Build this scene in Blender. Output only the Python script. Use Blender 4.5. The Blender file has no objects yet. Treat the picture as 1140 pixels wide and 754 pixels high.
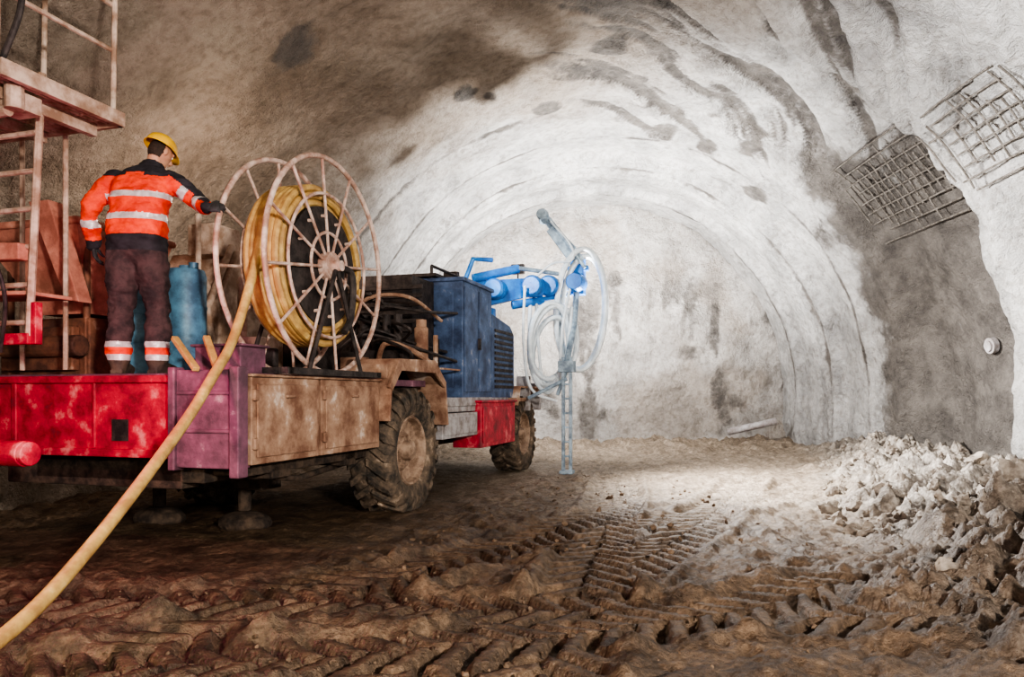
import bpy, bmesh, math, random
import numpy as np
from mathutils import Vector, Matrix, noise, Quaternion
random.seed(7)
S=bpy.context.scene
C=S.collection
R=math.radians
# ------------------------------------------------------------------ helpers
def ss(a,b,x):
    t=max(0.0,min(1.0,(x-a)/(b-a))); return t*t*(3-2*t)
def fbm(x,y,z,o=4):
    return noise.fractal(Vector((x,y,z)),0.8,2.1,o)
def mat(name,c1,c2=None,rough=.7,metal=0,scale=6,bump=.25,bscale=30,lo=.4,hi=.62,emit=0,c3=None):
    m=bpy.data.materials.new(name); m.use_nodes=True; nt=m.node_tree; N=nt.nodes; L=nt.links
    b=N['Principled BSDF']; b.inputs['Roughness'].default_value=rough; b.inputs['Metallic'].default_value=metal
    c2=c2 or tuple(v*.55 for v in c1)
    tc=N.new('ShaderNodeTexCoord')
    n=N.new('ShaderNodeTexNoise'); n.inputs['Scale'].default_value=scale; n.inputs['Detail'].default_value=7; n.inputs['Roughness'].default_value=.65
    L.new(tc.outputs['Object'],n.inputs['Vector'])
    r=N.new('ShaderNodeValToRGB'); e=r.color_ramp.elements
    e[0].position=lo; e[0].color=(*c2,1); e[1].position=hi; e[1].color=(*c1,1)
    if c3:
        k=e.new(min(.95,hi+.1)); k.color=(*c3,1)
    L.new(n.outputs['Fac'],r.inputs['Fac']); L.new(r.outputs['Color'],b.inputs['Base Color'])
    if bump>0:
        n2=N.new('ShaderNodeTexNoise'); n2.inputs['Scale'].default_value=bscale; n2.inputs['Detail'].default_value=6
        L.new(tc.outputs['Object'],n2.inputs['Vector'])
        bp=N.new('ShaderNodeBump'); bp.inputs['Strength'].default_value=bump; bp.inputs['Distance'].default_value=.02
        L.new(n2.outputs['Fac'],bp.inputs['Height']); L.new(bp.outputs['Normal'],b.inputs['Normal'])
    if emit:
        b.inputs['Emission Color'].default_value=(*c1,1); b.inputs['Emission Strength'].default_value=emit
    return m
def obj(name,verts,faces,m=None,parent=None,smooth=False):
    me=bpy.data.meshes.new(name); me.from_pydata([tuple(v) for v in verts],[],faces); me.update()
    o=bpy.data.objects.new(name,me); C.objects.link(o)
    if m: me.materials.append(m)
    if smooth: me.polygons.foreach_set('use_smooth',[True]*len(me.polygons))
    if parent: o.parent=parent
    return o
def empty(name,loc=(0,0,0),rz=0):
    o=bpy.data.objects.new(name,None); o.location=loc; o.rotation_euler=(0,0,rz); o.empty_display_size=.2; C.objects.link(o); return o
def bevel(o,w=.015,seg=2):
    b=o.modifiers.new('bevel','BEVEL'); b.width=w; b.segments=seg; b.limit_method='ANGLE'; return o
class MB:
    """mesh accumulator"""
    def __init__(s): s.v=[]; s.f=[]; s.mi=[]
    def add(s,v,f,mi=0):
        n=len(s.v); s.v+= [Vector(p) for p in v]; s.f+=[tuple(i+n for i in q) for q in f]; s.mi+=[mi]*len(f)
    def box(s,x0,x1,y0,y1,z0,z1,mi=0,M=None):
        v=[Vector(p) for p in((x0,y0,z0),(x1,y0,z0),(x1,y1,z0),(x0,y1,z0),(x0,y0,z1),(x1,y0,z1),(x1,y1,z1),(x0,y1,z1))]
        if M: v=[M@p for p in v]
        s.add(v,[(0,3,2,1),(4,5,6,7),(0,1,5,4),(1,2,6,5),(2,3,7,6),(3,0,4,7)],mi)
    def tube(s,pts,r,mi=0,seg=10,cyc=False,cap=True):
        pts=[Vector(p) for p in pts]; n=len(pts)
        rr=r if isinstance(r,(list,tuple)) else [r]*n
        T=[]
        for i in range(n):
            if cyc: t=pts[(i+1)%n]-pts[i-1]
            else: t=pts[min(i+1,n-1)]-pts[max(i-1,0)]
            T.append(t.normalized())
        up=Vector((0,0,1)) if abs(T[0].z)<.9 else Vector((1,0,0))
        u=T[0].cross(up).normalized(); vs=[]
        for i in range(n):
            if i:
                q=T[i-1].rotation_difference(T[i]); u=(q@u); u=(u-T[i]*u.dot(T[i])).normalized()
            w=T[i].cross(u)
            for k in range(seg):
                a=2*math.pi*k/seg; vs.append(pts[i]+(u*math.cos(a)+w*math.sin(a))*rr[i])
        fs=[]
        for i in range(n if cyc else n-1):
            j=(i+1)%n
            for k in range(seg):
                k2=(k+1)%seg; fs.append((i*seg+k,i*seg+k2,j*seg+k2,j*seg+k))
        if not cyc and cap:
            fs.append(tuple(range(seg-1,-1,-1))); fs.append(tuple((n-1)*seg+k for k in range(seg)))
        s.add(vs,fs,mi)
    def lathe(s,prof,c,axis='x',seg=48,mi=0,closed=False):
        c=Vector(c); vs=[]; n=len(prof)
        for k in range(seg):
            a=2*math.pi*k/seg; ca,sa=math.cos(a),math.sin(a)
            for r,h in prof:
                if axis=='x': vs.append(c+Vector((h,r*ca,r*sa)))
                elif axis=='z': vs.append(c+Vector((r*ca,r*sa,h)))
                else: vs.append(c+Vector((r*sa,h,r*ca)))
        fs=[]
        for k in range(seg):
            k2=(k+1)%seg
            for i in range(n if closed else n-1):
                j=(i+1)%n
                fs.append((k*n+i,k2*n+i,k2*n+j,k*n+j))
        s.add(vs,fs,mi)
    def sphere(s,c,r,mi=0,seg=14,rings=9,M=None):
        if not isinstance(r,(tuple,list)): r=(r,r,r)
        vs=[];c=Vector(c)
        for i in range(rings+1):
            p=math.pi*i/rings
            for k in range(seg):
                a=2*math.pi*k/seg
                d=Vector((r[0]*math.sin(p)*math.cos(a),r[1]*math.sin(p)*math.sin(a),r[2]*math.cos(p)))
                if M: d=M@d
                vs.append(c+d)
        fs=[]
        for i in range(rings):
            for k in range(seg):
                k2=(k+1)%seg; fs.append((i*seg+k,(i+1)*seg+k,(i+1)*seg+k2,i*seg+k2))
        s.add(vs,fs,mi)
    def prism(s,poly,x0,x1,mi=0,plane='yz'):
        n=len(poly); vs=[]
        for X in (x0,x1):
            for a,b in poly:
                vs.append(Vector((X,a,b)) if plane=='yz' else (Vector((a,X,b)) if plane=='xz' else Vector((a,b,X))))
        fs=[tuple(range(n)),tuple(range(2*n-1,n-1,-1))]+[(i,n+i,n+(i+1)%n,(i+1)%n) for i in range(n)]
        s.add(vs,fs,mi)
    def make(s,name,mats,parent=None,smooth=False,bev=0):
        o=obj(name,s.v,s.f,None,parent,smooth)
        if not isinstance(mats,(list,tuple)): mats=[mats]
        for m in mats: o.data.materials.append(m)
        o.data.polygons.foreach_set('material_index',s.mi)
        bm=bmesh.new(); bm.from_mesh(o.data); bmesh.ops.recalc_face_normals(bm,faces=bm.faces); bm.to_mesh(o.data); bm.free()
        if smooth:
            o.data.polygons.foreach_set('use_smooth',[True]*len(o.data.polygons))
            try: o.data.set_sharp_from_angle(angle=R(40))
            except Exception: pass
        if bev: bevel(o,bev)
        return o
def catmull(pts,n=10):
    P=[Vector(p) for p in pts]; P=[P[0]*2-P[1]]+P+[P[-1]*2-P[-2]]; out=[]
    for i in range(1,len(P)-2):
        for k in range(n):
            t=k/n;a,b,c,d=P[i-1:i+3]
            out.append(.5*((2*b)+(c-a)*t+(2*a-5*b+4*c-d)*t*t+(3*b-a-3*c+d)*t**3))
    out.append(P[-2]); return out
def remesh(mb,name,voxel,it=3):
    o=mb.make(name,[]); m=o.modifiers.new('r','REMESH'); m.mode='VOXEL'; m.voxel_size=voxel
    s=o.modifiers.new('s','SMOOTH'); s.iterations=it; s.factor=.6
    dg=bpy.context.evaluated_depsgraph_get(); me=bpy.data.meshes.new_from_object(o.evaluated_get(dg))
    o.modifiers.clear(); o.data=me
    me.polygons.foreach_set('use_smooth',[True]*len(me.polygons))
    return o

# ------------------------------------------------------------------ materials
RUST=mat('rusty_brown_paint',(.26,.12,.07),(.10,.05,.035),.75,.2,5,.3,40,c3=(.42,.28,.2))
TANP=mat('dusty_tan_steel',(.40,.26,.18),(.19,.095,.06),.75,.1,4,.3,30,.38,.58,c3=(.60,.5,.43))
FLAN=mat('pinkish_cream_steel',(.66,.52,.45),(.36,.21,.16),.6,.1,8,.2,40)
REDP=mat('red_paint_lamp_tint',(.52,.03,.06),(.20,.025,.035),.5,.1,5,.25,30,.36,.56,c3=(.66,.20,.20))  # red paint; on the rear panel it also carries red lamp glow
PURTINT=mat('magenta_lamp_tint',(.24,.10,.15),(.11,.055,.075),.6,.1,5,.25,30,c3=(.48,.34,.36))  # purple cast of the red lamp put into the base colour
BLUEP=mat('dusty_blue_paint',(.10,.155,.28),(.04,.06,.12),.6,.1,4,.25,30,.38,.6,c3=(.34,.34,.38))
BLUEB=mat('bright_blue_paint',(.03,.24,.66),(.03,.13,.40),.4,.1,4,.15,30,c3=(.3,.56,.85))
PALEB=mat('pale_blue_steel',(.42,.54,.64),(.18,.24,.31),.5,.2,7,.2,40)
WHOSE=mat('white_hose_rubber',(.78,.84,.88),(.6,.67,.72),.5,0,7,.1,40)
TYRE=mat('muddy_tyre_rubber',(.17,.125,.09),(.04,.035,.03),.9,0,7,.6,50,.38,.58,c3=(.36,.28,.21))
RIM=mat('muddy_rim_steel',(.42,.31,.23),(.2,.13,.09),.8,.1,9,.3,40)
DARK=mat('greasy_dark_steel',(.08,.065,.06),(.03,.025,.025),.6,.4,9,.3,40)
CHAS=mat('muddy_chassis_steel',(.10,.07,.05),(.03,.022,.018),.9,.1,9,.5,30)
GREYP=mat('grey_dusty_steel',(.46,.45,.46),(.25,.22,.21),.7,.2,6,.2,30)
YHOSE=mat('yellow_hose_rubber',(.54,.36,.13),(.36,.21,.08),.6,0,9,.15,60,c3=(.64,.48,.23))
CREAM=mat('cream_dusty_paint',(.60,.47,.38),(.30,.19,.13),.7,0,5,.2,30)
PINKP=mat('pinkish_dusty_paint',(.62,.28,.20),(.34,.13,.09),.7,0,4,.25,30,c3=(.68,.45,.36))
LBLUE=mat('light_blue_plastic',(.11,.25,.36),(.05,.11,.17),.5,0,6,.1,30)
REBAR=mat('rebar_steel',(.22,.20,.18),(.08,.07,.06),.75,.3,20,.3,60)
LAMP=mat('lamp_glass',(1,.97,.9),(1,.97,.9),.3,0,5,0,emit=12)
ORANGE=mat('hivis_orange_cloth',(.95,.085,.025),(.66,.045,.02),.75,0,7,.5,16)
NAVY=mat('dark_cloth',(.035,.032,.04),(.018,.016,.02),.85,0,8,.4,18)
TROU=mat('dirty_trousers_cloth',(.085,.05,.05),(.03,.02,.022),.9,0,7,.6,14)
SILV=mat('reflective_tape',(.62,.60,.60),(.45,.42,.42),.35,.1,20,.1,60)
SKIN=mat('skin',(.55,.30,.20),(.48,.25,.16),.55,0,10,.1,60)
HELM=mat('yellow_helmet',(.85,.50,.03),(.65,.36,.03),.4,0,6,.05,30)
BOOT=mat('boot_leather',(.05,.035,.03),(.10,.07,.05),.8,0,9,.3,40)
HAIR=mat('brown_hair',(.05,.03,.02),(.03,.02,.015),.8,0,40,.4,90)
GLOVE=mat('work_glove',(.06,.06,.065),(.03,.03,.03),.85,0,12,.3,60)

# ------------------------------------------------------------------ tunnel
CX,Z0,YF=1.9,1.2,17.5
def smear(th,y):
    u=(th+ (y-10)*1.05); v=(y-.3*th)
    return fbm(u*1.35,v*.25,3.3,4)
STEPS=((12.95,.05),(13.9,.06),(15.05,.20),(15.7,.05),(16.45,.16))
def t_big(t,y):
    px,py,pz=5*math.cos(t),y,5*math.sin(t)
    fr=1-.55*ss(12.5,14.5,y)
    o=.11*fr*fbm(px*.45,py*.45,pz*.45,3)
    rt=1-ss(R(62),R(80),t)
    lipy=10.0+.12*fbm(px*.8,1,pz*.8,2)
    o-=.20*rt*math.exp(-((y-lipy+.35)/.45)**2)*(1 if y<lipy else 0)
    o+=.34*rt*ss(lipy,lipy+.1,y)*(1-ss(12.2,13.2,y))
    if y>12:
        wob=.07*fbm(px*.7,8,pz*.7,3)
        for gy,st in STEPS: o-=st*ss(gy-.05,gy+.03,y+wob)
    return o
def t_off(th,y,side):
    """radial offset in metres; th radians (0 right, pi left)"""
    t=th
    px,py,pz=5*math.cos(t),y,5*math.sin(t)
    o=t_big(t,y)
    fr=1-.45*ss(12.5,14.5,y)
    o+=fr*(.035*fbm(px*1.9,py*1.9,pz*1.9,4)+.016*fbm(px*7,py*7,pz*7,3))
    rt=1-ss(R(62),R(80),t)
    up=ss(R(25),R(45),t)*(1-ss(R(90),R(106),t))*ss(5,7,y)*(1-ss(12.6,14.0,y))
    if up>0:
        s=smear(t*5,y)
        o+=up*(.22-.10*ss(10.5,12,y))*(max(0,s)**.7 if s>0 else -.35*abs(s))
    rough=rt*(1-ss(9.8,10.1,y))
    if rough>0: o+=rough*(.035*fbm(px*5,py*5,pz*5,2)+.03*noise.turbulence(Vector((px*9,py*9,pz*9)),2,True))
    for gy,a,wd in ((12.9,.07,.09),(13.85,.05,.07),(15.0,.12,.07),(15.35,.10,.06),(16.4,.11,.06)):
        dy=abs(y-gy)
        if dy>.35: continue
        l=.6+.6*fbm(px*2.3,gy,pz*2.3,3)+.6*fbm(px*8,gy,pz*8,2)
        o-=a*max(0,l)*math.exp(-((y-gy)/wd)**2)
    return o
def al(y): return 5+2.3*(1-ss(8,14.5,y))
def t_pt(th,y,off=None):
    o=t_off(th,y,0) if off is None else off
    c,s=math.cos(th),math.sin(th)
    a=5.0 if c>=0 else al(y)
    return Vector((CX+c*(a+o),y,Z0+s*(5+o)))
def w_pt(side,z,y):
    th=0 if side>0 else math.pi
    a=5.0 if side>0 else al(y)
    base=t_off(th,y,0)
    k=ss(0,.5,Z0-z)
    d=.07*k*fbm(side*4+z*1.3,y*1.3,z*1.3,4)+.05*k*abs(fbm(y*3,z*3,side,3))
    return Vector((CX+side*(a+base-d),y,z))
spots=[(127,8.4,.24),(94,10.7,.22),(115,11.2,.17),(112,11.5,.11),(104,12.4,.15),(79,13.6,.24),(70,13.8,.2),(54,14.5,.25),(88,11.9,.16),(62,13.2,.2)]
def shade_attr(th,y):
    px,pz=5*math.cos(th),5*math.sin(th)
    n=fbm(px*.9,y*.9,pz*.9,4)
    td=math.degrees(th)
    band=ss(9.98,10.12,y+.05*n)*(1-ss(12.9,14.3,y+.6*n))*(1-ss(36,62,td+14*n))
    s=smear(th*5,y)
    up=ss(25,45,td)*(1-ss(95,112,td))*ss(5,7,y)*(1-ss(13.6,14.6,y))
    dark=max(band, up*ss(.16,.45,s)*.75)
    for a,yy,r in spots:
        d=math.hypot((td-a)/57.3*5*.8,(y-yy)*.55)+.3*n*r*2
        dark=max(dark,.75*(1-ss(r*.5,r*1.1,d)))
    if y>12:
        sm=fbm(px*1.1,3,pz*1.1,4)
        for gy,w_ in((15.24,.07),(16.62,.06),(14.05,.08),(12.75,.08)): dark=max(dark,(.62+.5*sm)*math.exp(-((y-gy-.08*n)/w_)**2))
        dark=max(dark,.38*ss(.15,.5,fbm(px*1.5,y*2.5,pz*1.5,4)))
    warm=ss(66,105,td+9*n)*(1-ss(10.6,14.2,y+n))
    return max(0,min(1,dark)),max(0,min(1,warm)),band
def shell_mat():
    m=bpy.data.materials.new('shotcrete'); m.use_nodes=True; nt=m.node_tree; N=nt.nodes; L=nt.links
    b=N['Principled BSDF']; b.inputs['Roughness'].default_value=.75
    tc=N.new('ShaderNodeTexCoord')
    def nz(sc,det=6,ro=.6,src='Object',vec=None):
        n=N.new('ShaderNodeTexNoise'); n.inputs['Scale'].default_value=sc; n.inputs['Detail'].default_value=det; n.inputs['Roughness'].default_value=ro
        L.new(vec or tc.outputs[src],n.inputs['Vector']); return n.outputs['Fac']
    def ramp(f,a,ca,b_,cb):
        r=N.new('ShaderNodeValToRGB'); e=r.color_ramp.elements; e[0].position=a; e[0].color=(*ca,1); e[1].position=b_; e[1].color=(*cb,1); L.new(f,r.inputs['Fac']); return r.outputs['Color']
    def mix(f,a,c,bt='MIX'):
        x=N.new('ShaderNodeMix'); x.data_type='RGBA'; x.blend_type=bt
        if isinstance(f,float): x.inputs[0].default_value=f
        else: L.new(f,x.inputs[0])
        for i,v in ((6,a),(7,c)):
            if isinstance(v,tuple): x.inputs[i].default_value=(*v,1)
            else: L.new(v,x.inputs[i])
        return x.outputs[2]
    at=N.new('ShaderNodeAttribute'); at.attribute_name='zone'
    sep=N.new('ShaderNodeSeparateColor'); L.new(at.outputs['Color'],sep.inputs['Color'])
    grey=ramp(nz(1.3,8,.65),.36,(.34,.335,.33),.62,(.57,.56,.55))
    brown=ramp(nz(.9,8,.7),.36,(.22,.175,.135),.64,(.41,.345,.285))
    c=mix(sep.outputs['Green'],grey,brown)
    spk=ramp(nz(9,5,.6),.45,(1,1,1),.68,(.66,.63,.60))
    c=mix(.8,c,spk,'MULTIPLY')
    dk=ramp(nz(2.2,8,.7),.35,(.075,.067,.062),.65,(.19,.172,.155))
    ad=N.new('ShaderNodeMath'); ad.operation='MULTIPLY_ADD'; L.new(nz(7,7,.75),ad.inputs[0]); ad.inputs[1].default_value=1.1; ad.inputs[2].default_value=-.55
    ad2=N.new('ShaderNodeMath'); ad2.operation='ADD'; L.new(sep.outputs['Red'],ad2.inputs[0]); L.new(ad.outputs[0],ad2.inputs[1])
    mr=N.new('ShaderNodeMapRange'); mr.interpolation_type='SMOOTHSTEP'; mr.inputs['From Min'].default_value=.2; mr.inputs['From Max'].default_value=.8; L.new(ad2.outputs[0],mr.inputs['Value'])
    c=mix(mr.outputs[0],c,dk)
    L.new(c,b.inputs['Base Color'])
    h1=nz(14,6,.6); h2=nz(45,4,.6)
    s=N.new('ShaderNodeMath'); s.operation='MULTIPLY_ADD'; L.new(h2,s.inputs[0]); s.inputs[1].default_value=.5; L.new(h1,s.inputs[2])
    bp=N.new('ShaderNodeBump'); bp.inputs['Strength'].default_value=1; bp.inputs['Distance'].default_value=.08; L.new(s.outputs[0],bp.inputs['Height']); L.new(bp.outputs['Normal'],b.inputs['Normal'])
    return m
SHOT=shell_mat()
def gridobj(name,nu,nv,fn,attr,m,parent=None,aname='zone'):
    vs=[];cs=[]
    for j in range(nv):
        for i in range(nu):
            vs.append(fn(i,j)); a=attr(i,j); cs+= [a[0],a[1],a[2] if len(a)>2 else 0,1]
    fs=[(j*nu+i,j*nu+i+1,(j+1)*nu+i+1,(j+1)*nu+i) for j in range(nv-1) for i in range(nu-1)]
    o=obj(name,vs,fs,m,parent,True)
    ca=o.data.color_attributes.new(aname,'FLOAT_COLOR','POINT'); ca.data.foreach_set('color',cs)
    return o
ys=[];y=-5.0
while y<YF+.3:
    ys.append(y); y+= .3 if y<5 else (.1 if y<7 else .04)
nt_=340
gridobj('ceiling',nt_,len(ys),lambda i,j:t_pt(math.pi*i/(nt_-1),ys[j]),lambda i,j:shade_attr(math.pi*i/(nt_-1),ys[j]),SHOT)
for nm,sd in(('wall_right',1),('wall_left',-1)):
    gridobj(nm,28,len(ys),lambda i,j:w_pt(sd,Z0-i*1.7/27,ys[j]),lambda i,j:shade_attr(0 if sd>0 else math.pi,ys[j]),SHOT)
def face_pt(i,j):
    x=CX-5.6+11.2*i/200; z=-.5+7.2*j/140
    rho=math.hypot(x-CX,max(0,z-Z0))/4.65
    yy=YF+.2*fbm(x*.5,z*.5,9,3)+.06*fbm(x*1.8,z*1.8,2,4)+.03*fbm(x*6,z*6,4,3)-.15*min(1.2,rho)**10
    yy-=.5*math.exp(-max(0,z+.1)/.35)
    return Vector((x,yy,z))
def face_attr(i,j):
    x=CX-5.6+11.2*i/200; z=-.5+7.2*j/140
    d=.5*ss(.1,.5,fbm(x*1.5,z*.4,7.7,4))*(1-ss(3.0,4.8,z))
    for cx_,cz_,r in ((4.2,2.2,.35),(.9,.9,.4),(5.2,1.1,.3),(2.5,3.9,.25)):
        d=max(d,.45*(1-ss(r*.4,r,math.hypot(x-cx_,z-cz_)+.2*fbm(x*2,z*2,1,3))))
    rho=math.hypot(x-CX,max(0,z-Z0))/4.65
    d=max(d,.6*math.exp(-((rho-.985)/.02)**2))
    return (d+.20,.30+.3*ss(.1,.5,fbm(x*.5,z*.5,2.2,3)))
gridobj('wall_back',201,141,face_pt,face_attr,SHOT)

# ------------------------------------------------------------------ ground
def edge(y): return 1.45+(y-3.1)*.36
tracks=[((-4.2,3.3),(.3,5.0),(3.6,9.5)),((-1.6,1.8),(1.0,4.6),(3.3,10.5)),((-.3,1.6),(.35,3.6),(1.6,11)),((-2.6,2.6),(-1.0,4.4),(1.3,8.2)),((-3.6,4.3),(-1.2,4.5),(2.2,4.0)),((-2.6,3.3),(-.2,3.15),(1.9,4.6))]
gx=[];x=-6.2
while x<7.3: gx.append(x); x+=.026
gy=[];y=-5.0
while y<2.2: gy.append(y); y+=.3
while y<17.6: gy.append(y); y+=max(.018,y*.0055)
GX,GY=np.meshgrid(np.array(gx),np.array(gy))
def nss(a,b,x):
    t=np.clip((x-a)/(b-a),0,1); return t*t*(3-2*t)
TH_=np.zeros_like(GX); CV_=np.zeros_like(GX)
for a,b,c in tracks:
    n=120; t=np.linspace(0,1,n)[:,None]
    P=np.array(a)*(1-t)**2+np.array(b)*2*t*(1-t)+np.array(c)*t*t
    seg=np.diff(P,axis=0); ln=np.hypot(seg[:,0],seg[:,1]); sacc=np.concatenate([[0],np.cumsum(ln)])
    best=np.full(GX.shape,9.0); W_=np.zeros_like(GX); SL=np.zeros_like(GX)
    for k in range(n-1):
        tx,ty=seg[k]/ln[k]; dx=GX-P[k,0]; dy=GY-P[k,1]; d=dx*dx+dy*dy
        m_=d<best; best[m_]=d[m_]; W_[m_]=(-dx*ty+dy*tx)[m_]; SL[m_]=(sacc[k]+dx*tx+dy*ty)[m_]
    aw=np.abs(W_); ok=best<.3
    f=(1-nss(.24,.30,aw))*ok
    ph=(SL+aw*.7+np.where(W_>0,.09,0))/.20
    lug=nss(.3,.55,np.abs((ph%1)*2-1))
    TH_=TH_*(1-f)+f*(-.085+.07*lug)
    CV_=np.maximum(CV_,f)
    TH_+=ok*.04*np.exp(-((aw-.36)/.05)**2)*(1-CV_)
def g_h(x,y,th=0,cov=0):
    w=ss(0,1.1,x-edge(y)+.5*fbm(x*.8,y*.8,1,2))
    n1=fbm(x*.5,y*.5,0,3); n2=fbm(x*2.2,y*2.2,4,4); n3=noise.turbulence(Vector((x*4.5,y*4.5,2)),4,False)
    near=1-ss(6,11,y)
    cov*=1-w
    rg=.045*(n3-.5)
    if near>0: rg+=.020*near*abs(fbm(x*6,y*6,8,3))+.016*near*fbm(x*15,y*15,3,3)
    h=.05*n1+.025*n2*(1-.5*cov)+rg*(1-.8*cov)
    h+=th*(1-w)*(.9+.3*n2)
    if w>0:
        r=(x-edge(y)-1.75)/1.2
        rid=math.exp(-r*r)
        hh=rid*(.38+.22*fbm(x*.6,y*.6,5,2))+.08*ss(1.5,3,x-edge(y))
        cl=noise.turbulence(Vector((x*2.3,y*2.3,7)),5,True)
        h+=w*(hh+.24*(cl-.6)*(0.6+rid)+.10*abs(fbm(x*7,y*7,1,4))+.12*abs(fbm(x*3.3,y*3.3,1,4)))
    h+=.28*ss(14.5,17.4,y)*(.7+.5*n2)
    lx,ly=(x+1.9),(y-5.2); X=.956*lx-.292*ly; Y=.292*lx+.956*ly
    k=(1-ss(.2,.9,X))*ss(-3.2,-2.6,X)*ss(-.8,0,Y)*(1-ss(8.2,9,Y))
    return h*(1-.6*k)
def ground_mat():
    m=bpy.data.materials.new('tunnel_mud'); m.use_nodes=True; nt=m.node_tree; N=nt.nodes; L=nt.links
    b=N['Principled BSDF']; b.inputs['Roughness'].default_value=.5
    tc=N.new('ShaderNodeTexCoord')
    def nz(sc,det=8,ro=.65):
        n=N.new('ShaderNodeTexNoise'); n.inputs['Scale'].default_value=sc; n.inputs['Detail'].default_value=det; n.inputs['Roughness'].default_value=ro; L.new(tc.outputs['Object'],n.inputs['Vector']); return n.outputs['Fac']
    def ramp(f,a,ca,b_,cb):
        r=N.new('ShaderNodeValToRGB'); e=r.color_ramp.elements; e[0].position=a; e[0].color=(*ca,1); e[1].position=b_; e[1].color=(*cb,1); L.new(f,r.inputs['Fac']); return r.outputs['Color']
    at=N.new('ShaderNodeAttribute'); at.attribute_name='zone'; sep=N.new('ShaderNodeSeparateColor'); L.new(at.outputs['Color'],sep.inputs['Color'])
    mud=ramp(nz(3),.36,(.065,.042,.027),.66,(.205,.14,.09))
    beige=ramp(nz(4),.36,(.21,.165,.12),.64,(.40,.33,.26))  # lighter beige towards the far floor
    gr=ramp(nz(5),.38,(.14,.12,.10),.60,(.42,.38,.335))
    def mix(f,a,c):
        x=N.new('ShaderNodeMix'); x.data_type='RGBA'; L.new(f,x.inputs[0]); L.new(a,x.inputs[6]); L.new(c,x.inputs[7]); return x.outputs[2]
    c=mix(sep.outputs['Green'],mud,beige); c=mix(sep.outputs['Red'],c,gr)
    x=N.new('ShaderNodeMix'); x.data_type='RGBA'; x.blend_type='MULTIPLY'; x.inputs[0].default_value=.8; L.new(c,x.inputs[6]); L.new(ramp(nz(22,5),.4,(.45,.42,.40),.6,(1.1,1.1,1.1)),x.inputs[7])
    L.new(x.outputs[2],b.inputs['Base Color'])
    bp=N.new('ShaderNodeBump'); bp.inputs['Strength'].default_value=.9; bp.inputs['Distance'].default_value=.04
    s=N.new('ShaderNodeMath'); s.operation='MULTIPLY_ADD'; L.new(nz(50,5),s.inputs[0]); s.inputs[1].default_value=.4; L.new(nz(13,6),s.inputs[2])
    L.new(s.outputs[0],bp.inputs['Height']); L.new(bp.outputs['Normal'],b.inputs['Normal'])
    return m
MUD=ground_mat()
def g_attr(i,j):
    x,y=gx[i],gy[j]; n=.5*fbm(x,y,3,3)
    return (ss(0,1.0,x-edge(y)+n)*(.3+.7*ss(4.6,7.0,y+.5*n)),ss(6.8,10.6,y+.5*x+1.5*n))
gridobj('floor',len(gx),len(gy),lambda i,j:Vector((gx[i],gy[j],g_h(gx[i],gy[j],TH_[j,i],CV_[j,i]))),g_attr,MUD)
ROCK=mat('broken_rock',(.35,.31,.265),(.14,.115,.095),.85,0,7,.6,40)
MUDC=mat('mud_clod',(.19,.13,.085),(.075,.048,.03),.75,0,7,.5,40)
def rocks(name,num,region,smin,smax,m,sink=.25,pw=3.2):
    mb=MB(); bm=bmesh.new(); bmesh.ops.create_icosphere(bm,subdivisions=3,radius=1)
    V=[v.co.copy() for v in bm.verts]; F=[tuple(v.index for v in f.verts) for f in bm.faces]; bm.free()
    bm=bmesh.new(); bmesh.ops.create_icosphere(bm,subdivisions=2,radius=1)
    V2=[v.co.copy() for v in bm.verts]; F2=[tuple(v.index for v in f.verts) for f in bm.faces]; bm.free()
    for k in range(num):
        x,y=region(); s=smin+(smax-smin)*random.random()**pw
        if y<5.5: s*=.6
        sc=Vector((1,.6+.5*random.random(),.45+.4*random.random())); q=Quaternion((random.random()-.5,random.random()-.5,random.random()-.5,random.random()-.5)).normalized()
        off=Vector((random.random()*90,0,0)); z=g_h(x,y)+s*sink
        vs=[]
        for v in (V if s>.04 else V2):
            d=1+.6*noise.noise(v*1.3+off)+.35*noise.noise(v*3+off)+.2*noise.noise(v*7+off)
            p=Vector((v.x*sc.x,v.y*sc.y,v.z*sc.z))*s*d; vs.append(q@p+Vector((x,y,z)))
        mb.add(vs,F if s>.04 else F2)
    return mb.make(name,m,smooth=True)
def reg_heap():
    while 1:
        y=4.2+random.random()**1.0*10; x=edge(y)+.2+random.random()**.8*3.4
        if x<6.6: return x,y
def reg_mud():
    while 1:
        y=2.9+random.random()**1.3*8; x=-2.6+random.random()*5
        lx,ly=(x+1.9),(y-5.2); X=.956*lx-.292*ly; Y=.292*lx+.956*ly
        if x<edge(y) and not(-2.8<X<.6 and -.5<Y<8.3): return x,y
rocks('rubble_pile',1200,reg_heap,.010,.12,ROCK,-.15,4.5)
rocks('mud_clods',600,reg_mud,.008,.035,MUDC,-.1,3.5)

# exposed reinforcement mesh panels on the right haunch
def mesh_panel(name,th0,th1,y0,y1,sp,rad,off,rag=1.6):
    mb=MB(); nth=int((th1-th0)/57.3*5/sp); ny=int((y1-y0)/sp)
    f=lambda t,y:t_pt(t,y,off+t_big(t,y))
    for a in range(nth+1):
        th=R(th0+(th1-th0)*a/nth)
        j0,j1=y0+random.random()*sp*rag,y1-random.random()*sp*rag
        mb.tube([f(th,j0+(j1-j0)*k/14) for k in range(15)],rad,seg=6)
    for b in range(ny+1):
        yy=y0+(y1-y0)*b/ny; a0=th0+random.random()*3*rag; a1=th1-random.random()*3*rag
        g=lambda k:f(R(a0+(a1-a0)*k/14),yy); mb.tube([g(k) for k in range(15)],rad,seg=6)
    return mb.make(name,REBAR)
mesh_panel('rebar_mesh',33,47,8.1,9.6,.17,.013,-.075)
mesh_panel('rebar_mesh',30,47,10.15,12.6,.17,.014,-.12,2.0)
mb=MB()
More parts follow.
